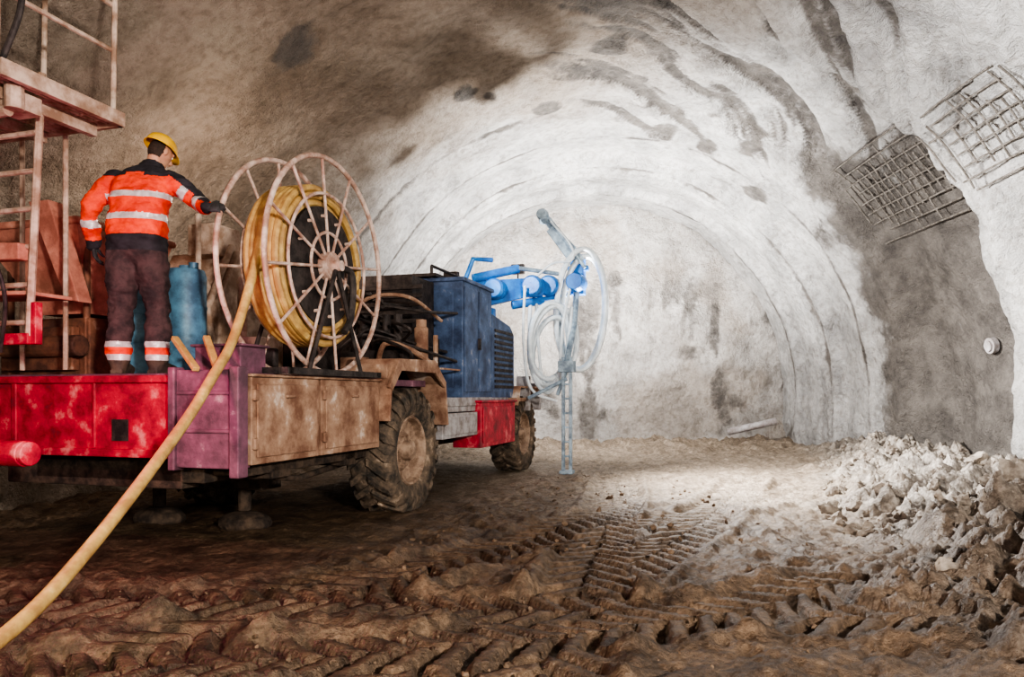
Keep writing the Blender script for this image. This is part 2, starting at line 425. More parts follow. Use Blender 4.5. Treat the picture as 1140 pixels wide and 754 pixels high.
p=t_pt(R(8),11.0); nn=(Vector((CX,11.0,Z0))-p).normalized(); mb.tube([p+nn*.02,p+nn*.10],.12,seg=16); mb.tube([p+nn*.09,p+nn*.13],.08,seg=12)
mb.make('anchor_plate',GREYP,smooth=True)
mb=MB(); mb.tube([(4.9,16.8,.36),(5.9,16.5,.62)],.08,seg=14); mb.make('drain_pipe',GREYP,smooth=True)

# ------------------------------------------------------------------ drilling rig
TH=R(-17); O=Vector((-1.9,5.2,0))
rig=empty('drilling_rig',O,TH)
MR=Matrix.Translation(O)@Matrix.Rotation(TH,4,'Z')
DK=1.36
mb=MB()
mb.box(-2.65,0,0,3.2,1.29,DK); mb.make('deck_plate',PURTINT,rig,bev=.008)
mb=MB()
mb.box(-2.65,-.52,-.02,.06,.78,1.33)
mb.box(-2.66,-.50,-.05,.08,1.29,1.345); mb.box(-2.66,-.5,-.05,.08,.74,.80)
mb.box(-2.1,-2.05,-.035,0,.8,1.3); mb.box(-1.3,-1.27,-.035,0,.8,1.3)
mb.make('rear_panel',REDP,rig,bev=.008)  # red lamp glow is part of this panel's colour
mb=MB(); mb.box(-1.12,-.97,-.026,-.018,.86,1.02); mb.make('panel_slot',DARK,rig)
mb=MB()
mb.box(-.53,.0,-.06,.10,.68,DK+.02)
mb.box(-.50,-.10,.12,.42,DK,1.56); mb.box(-.53,-.07,.10,.44,1.555,1.575)
mb.box(-.56,-.5,-.09,.02,.66,1.40); mb.box(-.04,.04,-.09,.02,.62,1.40)
mb.box(-.5,-.04,-.075,-.05,.93,.96); mb.box(-.5,-.04,-.075,-.05,1.2,1.23)
mb.make('tool_locker',PURTINT,rig,bev=.01)
mb=MB()
for a,b in ((.05,.93),(.97,2.0)):
    mb.box(-.3,.045,a,b,.70,1.33); mb.box(.045,.06,a+.05,b-.05,.75,1.28)
    mb.box(.06,.085,(a+b)/2-.06,(a+b)/2+.06,1.18,1.2)
    for zz in(.85,1.2): mb.box(.045,.075,a+.0,a+.05,zz-.04,zz+.04)
mb.box(-.3,.07,.03,2.02,1.33,1.352)
mb.make('side_lockers',TANP,rig,bev=.012)
mb=MB()
mb.box(-2.0,-.4,.1,8.1,.55,.80); mb.box(-2.5,-.1,.5,.75,.55,.72); mb.box(-2.5,-.1,1.6,1.8,.55,.72)
mb.box(-.5,-.1,.2,2,.6,.7); mb.box(-2.3,-.6,.1,.3,.5,.78)
mb.tube([(-2.0,2.6,.62),(-.3,2.6,.62)],.13,seg=14); mb.tube([(-2.0,7.0,.6),(-.3,7.0,.6)],.12,seg=14)
for X in(-.95,-1.9):
    mb.tube([(X,1.3,.75),(X,1.3,.15)],.06,seg=12); mb.sphere((X,1.3,.04),(.26,.2,.11)); mb.box(X-.25,X+.25,1.2,1.5,.35,.6)
mb.tube([(-.3,.3,.6),(-.2,1.0,.5),(-.3,2.0,.55)],.03,seg=8)
mb.make('chassis',CHAS,rig,bev=.01)
def strip(mb,pts,x0,x1,t=.03):
    n=len(pts)
    for i in range(n-1):
        a,b=pts[i],pts[i+1]; d=Vector((b[0]-a[0],b[1]-a[1])); nn=Vector((d.y,-d.x)).normalized()*t
        mb.prism([a,b,(b[0]+nn.x,b[1]+nn.y),(a[0]+nn.x,a[1]+nn.y)],x0,x1)
mb=MB(); strip(mb,[(1.98,.95),(2.02,1.30),(2.2,1.56),(3.1,1.58),(3.42,1.34),(3.5,.86)],-.42,.16,.035)
mb.prism([(1.98,1.28),(2.2,1.56),(3.1,1.58),(3.42,1.34),(3.38,1.28),(3.1,1.44),(2.25,1.44),(2.05,1.24)],.13,.165)
mb.box(-.35,.1,2.05,2.2,1.36,1.5); mb.make('wheel_fender',TANP,rig,bev=.008)
mb=MB(); strip(mb,[(6.35,1.05),(6.5,1.34),(7.5,1.34),(7.7,1.05)],-.4,.14,.03); mb.box(-.1,.12,6.3,6.9,1.1,1.16); mb.make('front_fender',TANP,rig,bev=.006)
def wheel(nm,X,Y,r,w,side):
    e=empty(nm,(X,Y,r-.02)); e.parent=rig
    mb=MB(); h=w/2
    prof=[(r*.55,-h*.75),(r*.62,-h*.92),(r*.78,-h*1.05),(r*.9,-h*.98),(r*.955,-h*.8),(r*.965,-h*.3),(r*.97,0),(r*.965,h*.3),(r*.955,h*.8),(r*.9,h*.98),(r*.78,h*1.05),(r*.62,h*.92),(r*.55,h*.75)]
    mb.lathe(prof,(0,0,0),'x',64,closed=False)
    n=22
    for k in range(n):
        for sgn in(1,-1):
            a0=2*math.pi*(k+(.5 if sgn<0 else 0))/n
            vs=[]
            for (xx,da,rr) in((.0,-.18,.99),(.45,-.06,1.0),(.85,.05,.99),(1.04,.07,.90),(1.07,.08,.80)):
                for dd in(-.055,.055):
                    for lay in(0,1):
                        a=a0+da+dd; q=r*(rr+.035*lay-.05*(1-lay)); vs.append((sgn*h*xx*(1+.02*lay),q*math.cos(a),q*math.sin(a)))
            fs=[]
            for i in range(4):
                b=i*4;c=b+4; fs+=[(b+1,b+3,c+3,c+1),(b,b+1,c+1,c),(b+2,c+2,c+3,b+3)]
            fs+=[(0,2,3,1),(16,17,19,18)]
            mb.add(vs,fs)
    mb.make('tyre',TYRE,e,smooth=True)
    mb=MB(); s=side
    mb.lathe([(r*.57,s*h*.80),(r*.55,s*h*.86),(r*.52,s*h*.80),(r*.50,s*h*.45),(r*.34,s*h*.30),(r*.30,s*h*.42),(r*.16,s*h*.46),(r*.15,s*h*.85),(r*.06,s*h*.95),(0,s*h*.95)],(0,0,0),'x',48)
    mb.lathe([(r*.56,-s*h*.8),(r*.3,-s*h*.4),(0,-s*h*.4)],(0,0,0),'x',32)
    for k in range(10):
        a=2*math.pi*k/10; mb.tube([(s*h*.36,r*.25*math.cos(a),r*.25*math.sin(a)),(s*h*.55,r*.25*math.cos(a),r*.25*math.sin(a))],r*.025,seg=6)
    mb.make('rim',RIM,e,smooth=True)
wheel('wheel_1',-.12,2.68,.64,.46,1); wheel('wheel_2',-2.3,2.68,.64,.46,-1)
wheel('wheel_3',-.14,7.02,.60,.44,1); wheel('wheel_4',-1.9,7.02,.60,.44,-1)
# engine bay
mb=MB()
mb.box(-1.15,-.25,3.15,4.2,1.2,1.9); mb.box(-1.15,-.35,3.6,4.25,1.9,2.62); mb.box(-1.0,-.3,3.0,3.25,1.4,1.7)
for k in range(6): mb.box(-1.16,-.2,3.55,3.58,1.95+.1*k,2.0+.1*k)
for k in range(5): mb.tube([(-.85+.14*k,3.1,1.75),(-.85+.14*k,3.1,2.1)],.05,seg=10)
for k in range(9):
    a=random.uniform(-1.1,-.1); b=random.uniform(-1.0,.0)
    mb.tube(catmull([(a,3.0,1.5+.1*k),(a+.2,2.75,1.65+.08*k),((a+b)/2,2.85,1.8+.06*k),(b,3.3,1.6+.09*k),(b,4.2,1.5+.12*k)],6),.018,seg=7)
mb.make('engine',DARK,rig,bev=.01)
mb=MB()
mb.lathe([(0,0),(.08,0),(.08,.4),(.06,.42),(.06,.5),(0,.5)],(-.12,3.35,1.56),'z',18)
mb.tube(catmull([(-.5,3.0,1.5),(-.3,2.8,1.75),(-.1,3.0,1.7),(0,3.4,1.55)],6),.03,seg=8)
mb.tube(catmull([(-.9,3.0,2.0),(-.5,2.8,2.25),(-.2,3.2,2.3),(-.1,3.9,2.1)],6),.022,seg=8)
mb.box(-.9,-.6,2.9,3.1,1.4,1.62); mb.box(.0,.03,3.6,4.2,1.5,1.52); mb.tube([(-.05,3.6,1.45),(-.05,3.6,1.9)],.03,seg=8)
mb.make('filters_and_pipes',TANP,rig,smooth=True)
mb=MB()
mb.box(-.62,.02,4.3,5.45,1.16,2.66); mb.box(-1.6,-.62,4.35,5.4,1.2,2.5)
mb.box(.02,.035,4.36,4.85,1.24,2.58); mb.box(.02,.035,4.9,5.4,1.24,2.58)
mb.prism([(5.45,1.16),(6.5,1.16),(6.5,2.12),(6.3,2.24),(5.45,2.34)],-1.5,.03)
mb.box(-.66,.05,4.27,5.48,2.64,2.69)
mb.box(-.5,-.1,4.285,4.3,1.3,2.5)
mb.make('power_cabinet',BLUEP,rig,bev=.015)
mb=MB()
for k in range(11): mb.box(.028,.045,5.55,6.4,1.3+.08*k,1.34+.08*k)
mb.box(.035,.07,4.84,4.88,1.8,1.95); mb.tube([(-.66,4.28,1.2),(-.66,4.28,2.72)],.025,seg=6)
mb.box(-1.7,-.3,4.2,6.4,2.70,2.74); mb.box(-1.5,-.2,5.5,6.5,2.34,2.38)
for Y in(4.3,5.6,6.35): mb.tube([(-.4,Y,2.3),(-.4,Y,2.74)],.02,seg=6)
mb.tube([(-.4,4.3,2.85),(-.4,6.3,2.85)],.02,seg=6); mb.tube([(-.4,4.3,2.7),(-.4,4.3,2.85)],.02,seg=6); mb.tube([(-.4,6.3,2.7),(-.4,6.3,2.85)],.02,seg=6)
mb.make('louvres_and_canopy',DARK,rig)
mb=MB(); mb.box(-.25,.06,3.55,4.75,.68,.98); mb.box(-.25,.03,3.7,6.2,1.06,1.17); mb.box(0.06,.075,3.6,4.7,.72,.94); mb.make('battery_box',GREYP,rig,bev=.015)
mb=MB(); mb.box(-.3,.10,4.78,6.32,.50,1.10); mb.box(.10,.115,4.85,6.25,.56,1.04); mb.box(-.3,.13,4.74,6.36,1.10,1.13); mb.make('fuel_tank',REDP,rig,bev=.02)
mb=MB(); mb.box(-.45,.02,3.6,7.6,.99,1.06); mb.box(-.05,.16,6.9,7.0,.95,1.5); mb.box(-.05,.16,7.55,7.65,.95,1.4); mb.box(-1.6,-.1,6.5,8.1,.85,1.2); mb.make('front_frame',GREYP,rig,bev=.01)
mb=MB()
mb.prism([(1.45,DK),(2.35,DK),(2.35,2.55),(1.75,2.62),(1.45,2.1)],-2.15,-1.35)
mb.box(-2.1,-1.4,1.40,1.46,1.5,1.95); mb.lathe([(0,-.02),(.11,-.02),(.13,.02),(.13,.1),(0,.1)],(-1.58,1.38,2.2),'y',20)
mb.tube([(-1.36,1.45,DK),(-1.36,1.3,2.0),(-1.4,1.7,2.66)],.035,seg=8)
mb.box(-1.3,-.95,1.5,1.9,DK,1.75); mb.tube([(-1.2,1.6,1.7),(-1.2,1.6,2.3),(-1.0,1.7,2.5)],.05,seg=10)
mb.tube([(-1.5,1.35,2.3),(-1.5,1.35,2.9)],.03,seg=8); mb.box(-1.75,-1.45,1.5,1.9,2.55,2.85)
mb.make('concrete_pump',CREAM,rig,bev=.03)
mb=MB(); mb.box(-1.32,-.7,1.9,2.5,DK,1.72); mb.box(-1.2,-.75,1.3,1.34,1.5,1.55); mb.box(-1.35,-.6,1.25,1.32,1.36,1.62); mb.make('valve_block',DARK,rig,bev=.02)

# boom
MI=MR.inverted()
def W(x,y,z): return MI@Vector((x,y,z))
def beam(mb,a,b,w0,h0,w1,h1,mi=0):
    a,b=Vector(a),Vector(b); d=(b-a).normalized(); s=d.cross(Vector((0,0,1))).normalized(); u=s.cross(d)
    vs=[]
    for p,w,h in((a,w0,h0),(b,w1,h1)):
        for i,j in((-1,-1),(1,-1),(1,1),(-1,1)): vs.append(p+s*w/2*i+u*h/2*j)
    mb.add(vs,[(0,1,2,3),(7,6,5,4),(0,4,5,1),(1,5,6,2),(2,6,7,3),(3,7,4,0)],mi)
mb=MB()
mb.lathe([(0,0),(.34,0),(.34,.15),(.26,.2),(.24,1.2),(.3,1.25),(.3,1.4),(0,1.4)],W(-.55,11.6,1.15),'z',28)
beam(mb,W(-.7,11.55,2.74),W(.3,11.9,2.93),.30,.44,.26,.28); beam(mb,W(.2,11.85,2.93),W(1.0,12.15,3.02),.2,.2,.16,.18)
mb.tube([W(-.6,11.4,3.0),W(.1,11.7,3.2)],.07,seg=14); mb.tube([W(-.75,11.4,2.9),W(-.6,11.4,3.3),W(-.3,11.5,3.3)],.04,seg=10)
for q in((-.25,11.6,2.85),(.35,11.75,2.92),(.62,11.95,2.95)): mb.lathe([(0,-.2),(.14,-.2),(.17,-.15),(.17,.15),(.14,.2),(0,.2)],W(*q),'y',24)
mb.box(-.11,.11,-.11,.11,-.26,.38,M=Matrix.Translation(W(1.08,12.1,3.1)))
mb.box(-.17,.17,-.06,.06,.12,.2,M=Matrix.Translation(W(1.08,12.05,3.1)))
mb.lathe([(0,-.22),(.13,-.22),(.16,-.1),(.16,.1),(.13,.22),(0,.22)],W(1.05,12.0,3.02),'y',24)
mb.tube([W(.0,11.7,2.62),W(.5,11.85,2.72)],.07,seg=10); mb.tube([W(.45,11.8,2.72),W(.95,12.0,2.84)],.04,seg=10)
mb.make('boom',BLUEB,rig,bev=.015)
mb=MB()
beam(mb,W(1.12,12.0,3.35),W(.52,12.0,4.10),.13,.15,.10,.11)
beam(mb,W(1.0,11.95,3.45),W(.62,11.95,3.9),.06,.24,.06,.16)
mb.tube([W(1.18,11.92,3.25),W(.60,11.92,4.05)],.03,seg=10)
mb.tube([W(.5,11.9,4.0),W(.5,12.1,4.2)],.07,seg=14); mb.lathe([(0,-.12),(.08,-.12),(.1,0),(.08,.12),(0,.12)],W(.5,12,4.12),'y',18)
for k in range(5): mb.box(-.09,.09,-.09,.09,-.015,.015,M=Matrix.Translation(W(1.0-.1*k,12,3.5+.125*k))@Matrix.Rotation(R(40),4,'Y'))
mb.tube([W(.1,11.65,3.2),W(.75,11.95,3.16)],.035,seg=10)
mb.make('drill_feed_arm',PALEB,rig,bev=.01)
mb=MB()
for dx in(-.055,.055):
    p=W(.84+dx,11.3,0); mb.box(-.022,.022,-.035,.035,-.02,1.78,M=Matrix.Translation(p))
p=W(.84,11.3,0)
for k in range(7): mb.box(-.07,.07,-.02,.02,.25+.22*k,.28+.22*k,M=Matrix.Translation(p))
mb.box(-.12,.12,-.1,.1,1.55,1.72,M=Matrix.Translation(p)); mb.box(-.1,.1,-.1,.1,0,.05,M=Matrix.Translation(p))
mb.tube([W(.84,11.32,1.7),W(.98,11.7,2.3),W(1.05,12.0,2.9)],.05,seg=10)
mb.tube([W(.7,11.4,1.2),W(.84,11.35,1.6)],.03,seg=8); mb.tube([W(.25,11.4,1.15),W(.84,11.3,1.45)],.03,seg=8)
mb.make('feed_rail',PALEB,rig,bev=.005)
def loop(c,rx,rz,ax=(1,0,0),tilt=0,n=40,wob=.02):
    out=[];q=Matrix.Rotation(tilt,3,'Y'); ax=Vector(ax).normalized()
    for k in range(n):
        a=2*math.pi*k/n; d=ax*rx*math.cos(a)+Vector((0,0,1))*rz*math.sin(a)
        out.append(Vector(c)+q@d+Vector((0,wob*math.sin(2*a),0)))
    return out
mb=MB()
for c,rx,rz,y_,tl in(((1.12,2.58),.42,.98,11.95,R(3)),((1.15,2.54),.37,.92,12.02,R(5)),((.66,1.98),.38,.64,11.75,R(8)),((.62,1.92),.29,.53,11.82,R(12)),((.60,2.05),.33,.60,11.70,R(4))):
    mb.tube([MI@p for p in loop((c[0],y_,c[1]),rx,rz,(1,.25,0),tl)],.047,seg=9,cyc=True)
mb.tube([MI@Vector(p) for p in catmull([(.3,11.8,2.8),(.28,11.7,2.2),(.34,11.7,1.5),(.6,11.6,1.25),(.85,11.5,1.8),(.95,11.8,2.6)],8)],.032,seg=8)
mb.tube([MI@Vector(p) for p in catmull([(.38,11.8,2.8),(.42,11.7,2.0),(.5,11.7,1.4),(.72,11.6,1.5),(.8,11.6,2.3),(.95,11.9,3.0)],8)],.025,seg=8)
mb.tube([MI@Vector(p) for p in catmull([(.2,11.5,2.9),(.18,11.5,2.0),(.3,11.5,1.3),(.7,11.5,1.1)],8)],.022,seg=8)
mb.tube([MI@Vector(p) for p in catmull([(.35,11.75,3.05),(.65,11.8,3.3),(.95,11.8,3.35),(.95,11.9,3.6),(.62,11.9,4.0)],8)],.018,seg=8)
mb.make('hydraulic_hoses',WHOSE,rig,smooth=True)
mb=MB()
for p in((.10,12.35,3.3),(-.9,11.0,2.95)):
    q=W(*p); mb.box(-.11,.11,-.05,.05,-.08,.08,M=Matrix.Translation(q)); mb.tube([q,q-Vector((0,0,.4))],.015,seg=6)
mb.tube([W(.10,12.35,2.92),W(.15,11.9,2.92)],.02,seg=6)
mb.make('work_lamp_housings',DARK,rig,bev=.01)
mb=MB()
for p in((.10,12.35,3.3),(-.9,11.0,2.95)):
    q=W(*p); mb.box(-.09,.09,.051,.056,-.06,.06,M=Matrix.Translation(q))
mb.make('work_lamp_glass',LAMP,rig)

# ------------------------------------------------------------------ hose reel
reel=empty('hose_reel',O,TH)
RC=(1.10,DK+.925); RR=.90; XR,XL=.04,-.38
def circ(X,r,n=64): return [Vector((X,RC[0]+r*math.cos(2*math.pi*k/n),RC[1]+r*math.sin(2*math.pi*k/n))) for k in range(n)]
mb=MB()
for X in(XR,XL):
    mb.tube(circ(X,RR),.022,cyc=True,seg=10); mb.tube(circ(X,.60),.014,cyc=True,seg=8); mb.tube(circ(X,.28),.014,cyc=True,seg=8)
    for k in range(12):
        a=2*math.pi*k/12+.13
        mb.tube([(X,RC[0]+.08*math.cos(a),RC[1]+.08*math.sin(a)),(X,RC[0]+RR*math.cos(a),RC[1]+RR*math.sin(a))],.013,seg=7)
    mb.lathe([(0,-.04),(.12,-.04),(.12,.04),(0,.04)],(X,*RC),'x',24)
mb.tube([(XL-.12,*RC),(XR+.12,*RC)],.045,seg=14)
for k in range(12):
    a=2*math.pi*k/12+.13; mb.tube([(XL,RC[0]+.42*math.cos(a),RC[1]+.42*math.sin(a)),(XR,RC[0]+.42*math.cos(a),RC[1]+.42*math.sin(a))],.014,seg=6)
mb.make('flanges_and_spokes',FLAN,reel,smooth=True)
mb=MB(); mb.lathe([(.05,XL+.05),(.50,XL+.05),(.50,XR-.05),(.30,XR-.03),(.05,XR-.05)],(0,*RC),'x',48); mb.make('drum',DARK,reel,smooth=True)
mb=MB(); pts=[]
for lay in range(3):
    n=6
    for t in range(n*36):
        a=2*math.pi*t/36; f=t/(n*36); f=f if lay%2==0 else 1-f
        pts.append(Vector((XL+.06+f*(XR-XL-.12),RC[0]+(.53+.06*lay+.006*math.sin(a*3+lay))*math.cos(a),RC[1]+(.53+.06*lay)*math.sin(a))))
mb.tube(pts,.031,seg=8); mb.make('coiled_hose',YHOSE,reel,smooth=True)
mb=MB()
for X in(XL-.07,XR+.07):
    for dy in(-.42,.42): mb.tube([(X,RC[0],RC[1]),(X,RC[0]+dy,DK+.03)],.018,seg=8)
    mb.box(X-.03,X+.03,RC[0]-.75,RC[0]+.75,DK,DK+.05)
for Y in(RC[0]-.7,RC[0]+.7): mb.box(XL-.1,XR+.1,Y-.03,Y+.03,DK,DK+.05)
mb.tube(catmull([(XR+.05,RC[0],RC[1]),(XR+.1,RC[0]+.2,RC[1]-.05),(XR+.08,RC[0]+.22,RC[1]-.4),(XR+.08,RC[0]+.1,RC[1]-.55)],8),.03,seg=8)
mb.make('reel_stand',DARK,reel,smooth=True)
hp=[MR@Vector((-.17,RC[0]-.62,RC[1]+.28)),MR@Vector((-.17,RC[0]-.72,RC[1]-.1)),(-2.0,5.32,1.62),(-2.02,5.0,1.33),(-2.07,4.6,.98),(-2.11,3.7,.44),(-2.09,3.0,.20),(-2.2,2.3,.08),(-2.6,1.5,.07),(-3.0,.2,.06),(-2.6,-1.5,.06)]
mb=MB(); mb.tube(catmull(hp,12),.035,seg=14); mb.make('air_hose',YHOSE,smooth=True)
mb=MB(); 
for a,b in(((-.62,.05,1.62),(-.30,-.10,1.38)),((-.34,.05,1.62),(-.10,-.12,1.36))): beam(mb,a,b,.05,.035,.05,.035)
mb.make('hose_guide',YHOSE,reel,bev=.006)

# ------------------------------------------------------------------ things on the deck left
def barrel(X,Y,h=.86,r=.21):
    mb=MB(); mb.lathe([(0,0),(r*.96,0),(r,.03),(r,h*.32),(r*1.03,h*.34),(r,h*.36),(r,h*.62),(r*1.03,h*.64),(r,h*.66),(r,h*.93),(r*.9,h*.99),(r*.3,h),(r*.28,h+.03),(0,h+.03)],(0,0,0),'z',32)
    mb.tube([(r*.5,0,h),(r*.5,0,h+.05)],.04,seg=12)
    o=mb.make('blue_barrel',LBLUE,smooth=True); o.matrix_world=MR@Matrix.Translation((X,Y,DK)); return o
barrel(-1.58,.78,.82,.22); barrel(-1.12,.74,.90,.17); 
hop=empty('concrete_hopper',MR@Vector((-2.22,.95,DK)),TH)
mb=MB()
def frus(mb,x0,x1,y0,y1,z0,X0,X1,Y0,Y1,z1):
    mb.add([(x0,y0,z0),(x1,y0,z0),(x1,y1,z0),(x0,y1,z0),(X0,Y0,z1),(X1,Y0,z1),(X1,Y1,z1),(X0,Y1,z1)],[(0,1,5,4),(1,2,6,5),(2,3,7,6),(3,0,4,7),(0,3,2,1)])
frus(mb,-.35,.15,-.3,.3,.55,-.85,.30,-.55,.55,1.30); mb.make('funnel',PINKP,hop)
mb=MB(); mb.tube([(-.85,-.55,1.30),(.30,-.55,1.30),(.30,.55,1.30),(-.85,.55,1.30)],.035,cyc=True,seg=8)
mb.prism([(.28,.62),(.42,.60),(.10,1.46),(-.12,1.46)],-.64,-.5,plane='xz'); mb.make('rim_and_chute',PINKP,hop,bev=.02)
mb=MB(); mb.box(-.7,.3,-.42,.4,0,.5); mb.box(-.6,.2,-.5,-.42,.05,.42); mb.tube([(-.5,-.55,.25),(.35,-.55,.25)],.09,seg=16)
for x_ in(-.6,.25):
    for y_ in(-.4,.35): mb.tube([(x_,y_,0),(x_,y_,1.1)],.03,seg=8)
mb.make('agitator_body',RUST,hop,bev=.02)

# raised work platform with ladder (far left)
wp=empty('work_platform',(-3.40,5.30,0),R(-17))
mb=MB()
for X in(.04,-.46): mb.tube([(X-.06,-.05,1.62),(X,0,3.5)],.027,seg=8)
for k in range(7):
    z=1.72+.27*k; mb.tube([(-.02+.01*k,-.03,z),(-.46,-.03,z)],.02,seg=8)
for X in(-.30,-.75): mb.tube([(X,.5,1.4),(X,.5,3.3)],.02,seg=8)
mb.make('ladder',CREAM,wp,smooth=True)
mb=MB()
mb.prism([(-1.6,3.30),(-.2,3.42),(.28,3.36),(.28,3.26),(-.2,3.31),(-1.6,3.18)],-.50,-.46,plane='xz')
mb.box(.24,.29,-.5,.5,3.26,3.37); mb.box(-1.6,.28,.46,.5,3.26,3.35)
for k in range(32): mb.box(-1.58+.058*k,-1.568+.058*k,-.46,.46,3.28,3.32)
for k in range(7): mb.box(-1.6,.26,-.40+.13*k,-.385+.13*k,3.285,3.31)
for k in range(4): mb.box(-1.5+.5*k,-1.44+.5*k,-.46,.46,3.20,3.28)
mb.tube([(.15,-.3,3.28),(.15,-.3,3.12)],.06,seg=12); mb.box(-.05,.16,-.3,-.1,3.14,3.26); mb.tube([(-1.0,-.3,3.1),(.1,-.3,3.12)],.04,seg=10)
mb.tube([(-.46,-.42,3.25),(-.9,-.42,2.7)],.025,seg=8); mb.box(-1.2,-.55,-.3,.1,2.9,3.18)
mb.make('platform_deck',CREAM,wp,bev=.004)
mb=MB()
for X in(.2,-.1,-.5,-1.0): mb.tube([(X,-.47,3.35),(X+.03,-.47,4.7)],.022,seg=8)
for X in(.2,-.5): mb.tube([(X,.47,3.35),(X+.03,.47,4.7)],.02,seg=8)
for z in(3.62,3.85,4.1,4.35): mb.tube([(-1.5,-.47,z),(.22,-.47,z)],.018,seg=8)
mb.tube([(.2,-.47,3.85),(.2,.47,3.85)],.018,seg=8); mb.tube([(.2,-.47,4.2),(.2,.47,4.2)],.018,seg=8)
mb.tube([(-.6,-.47,3.45),(-.1,-.47,4.3)],.02,seg=8); mb.tube([(-.1,-.47,3.4),(.2,-.47,4.1)],.015,seg=8)
mb.make('guardrails',CREAM,wp,smooth=True)
mb=MB()
mb.tube(catmull([(.22,-.5,4.5),(.36,-.45,4.1),(.36,-.42,3.75),(.27,-.45,3.45),(.10,-.45,3.2)],6),.020,seg=8)
mb.tube(catmull([(.0,-.5,4.6),(.2,-.5,4.2),(.22,-.5,3.9),(.05,-.5,3.6),(-.2,-.5,3.5)],6),.018,seg=8)
mb.tube(catmull([(-.1,-.5,3.3),(.1,-.5,2.9),(.02,-.45,2.4),(.06,-.3,1.9),(-.1,-.2,1.5)],6),.014,seg=8)
mb.tube(catmull([(-.5,-.5,3.4),(-.35,-.5,2.95),(-.1,-.5,2.95),(.05,-.5,3.3)],6),.014,seg=8)
mb.make('hanging_cables',DARK,wp,smooth=True)
mb=MB()
mb.tube([(-1.45,.2,.0),(-1.45,.2,3.3)],.09,seg=14); mb.box(-1.75,-1.15,-.1,.5,0,.12)
mb.make('mast',CHAS,wp,bev=.006)
mb=MB()
mb.box(-.45,.0,-.08,-.02,1.56,1.64); mb.box(-.03,.05,-.06,0,1.56,1.86)
mb.tube([(-1.5,-.42,.82),(.40,-.42,.82)],.085,seg=24); mb.tube([(.40,-.42,.82),(.44,-.42,.82)],.078,seg=24); mb.box(-1.55,-1.3,-.45,.3,.7,.95)
mb.make('red_outrigger',REDP,wp,bev=.006)
mb=MB(); mb.prism([(-1.3,2.35),(-.06,2.28),(-.06,2.16),(-1.3,2.2)],-.1,0,plane='xz'); mb.prism([(-1.3,2.0),(-.06,1.95),(-.06,1.92),(-1.3,1.95)],-.02,.35,plane='xz'); mb.make('side_rail',PINKP,wp,bev=.01)

# ------------------------------------------------------------------ worker
WP=Vector((-2.87,5.66,DK)); worker=empty('worker',WP)
phi=R(160); ringp=MR@Vector((XL,RC[0]+RR*math.cos(phi),RC[1]+RR*math.sin(phi)))-WP
ringt=(MR.to_3x3()@Vector((0,-math.sin(phi),math.cos(phi)))).normalized()
fR=Vector((.86,-.35,-.25)); fR=(fR-ringt*fR.dot(ringt)).normalized(); nR=ringt.cross(fR)
if nR.y<0: nR=-nR
wristR=ringp-fR*.085-nR*.038
def chain(mb,pts,rad,n=6,mi=0):
    P=[Vector(p) for p in pts]
    c=catmull(P,n); rr=[]
    for i in range(len(P)-1):
        for k in range(n): t=k/n; rr.append(rad[i]*(1-t)+rad[i+1]*t)
    rr.append(rad[-1]); mb.tube(c,rr,seg=16); mb.sphere(P[0],rad[0]); mb.sphere(P[-1],rad[-1])
body=MB()
secs=[(.90,0,0,.165,.125),(.96,0,0,.205,.15),(1.03,0,0,.218,.160),(1.10,.0,.01,.212,.155),(1.22,.0,.02,.208,.150),(1.36,.005,.05,.228,.155),(1.46,.01,.08,.240,.150),(1.53,.015,.10,.222,.130),(1.58,.03,.115,.165,.105),(1.62,.04,.125,.095,.085),(1.68,.06,.14,.062,.065)]
vs=[];fs=[];n=28
for z,cx_,cy_,rx,ry in secs:
    for k in range(n):
        a=2*math.pi*k/n; ca,sa=math.cos(a),math.sin(a)
        vs.append((cx_+rx*math.copysign(abs(ca)**.85,ca),cy_+ry*math.copysign(abs(sa)**.85,sa),z))
for i in range(len(secs)-1):
    for k in range(n): fs.append((i*n+k,i*n+(k+1)%n,(i+1)*n+(k+1)%n,(i+1)*n+k))
fs.append(tuple(range(n-1,-1,-1))); fs.append(tuple((len(secs)-1)*n+k for k in range(n)))
body.add(vs,fs)
shR,shL=Vector((.215,.085,1.50)),Vector((-.20,.085,1.50))
elR=Vector((.42,.10,1.34)); elL=Vector((-.375,.02,1.27)); wrL=Vector((-.40,.12,1.03))
chain(body,[shR,(shR+elR)/2+Vector((.01,0,.015)),elR,(elR+wristR)/2+Vector((0,0,-.005)),wristR-fR*.01],[.092,.080,.070,.062,.050])
chain(body,[shL,(shL+elL)/2+Vector((-.02,0,0)),elL,(elL+wrL)/2,wrL],[.092,.080,.070,.062,.050])
chain(body,[(-.09,0,.92),(-.115,.0,.74),(-.13,.03,.50),(-.135,.0,.30),(-.125,-.02,.11)],[.125,.118,.092,.092,.080])
chain(body,[(.09,0,.92),(.11,.02,.74),(.125,.07,.50),(.14,.03,.30),(.145,.02,.11)],[.125,.118,.092,.092,.080])
body.sphere((0,0,.93),(.17,.13,.12))
for X,Y,an in((-.125,-.02,R(6)),(.145,.02,R(-14))):
    M=Matrix.Rotation(an,3,'Z')
    body.sphere(Vector((X,Y,.07)),(.062,.072,.07)); body.sphere(Vector((X,Y,.05))+M@Vector((0,.07,0)),(.055,.13,.048)); body.sphere(Vector((X,Y,.04))+M@Vector((0,.15,0)),(.055,.07,.04))
    body.sphere(Vector((X,Y,.12)),(.068,.068,.09))
    body.box(-.045,.045,-.06,.17,0,.03,M=Matrix.Translation((X,Y,0))@M.to_4x4())
for i,v in enumerate(body.v):
    if v.z>.12:
        d=.013*fbm(v.x*9,v.y*9,v.z*7,3); v.x+=d; v.y+=d
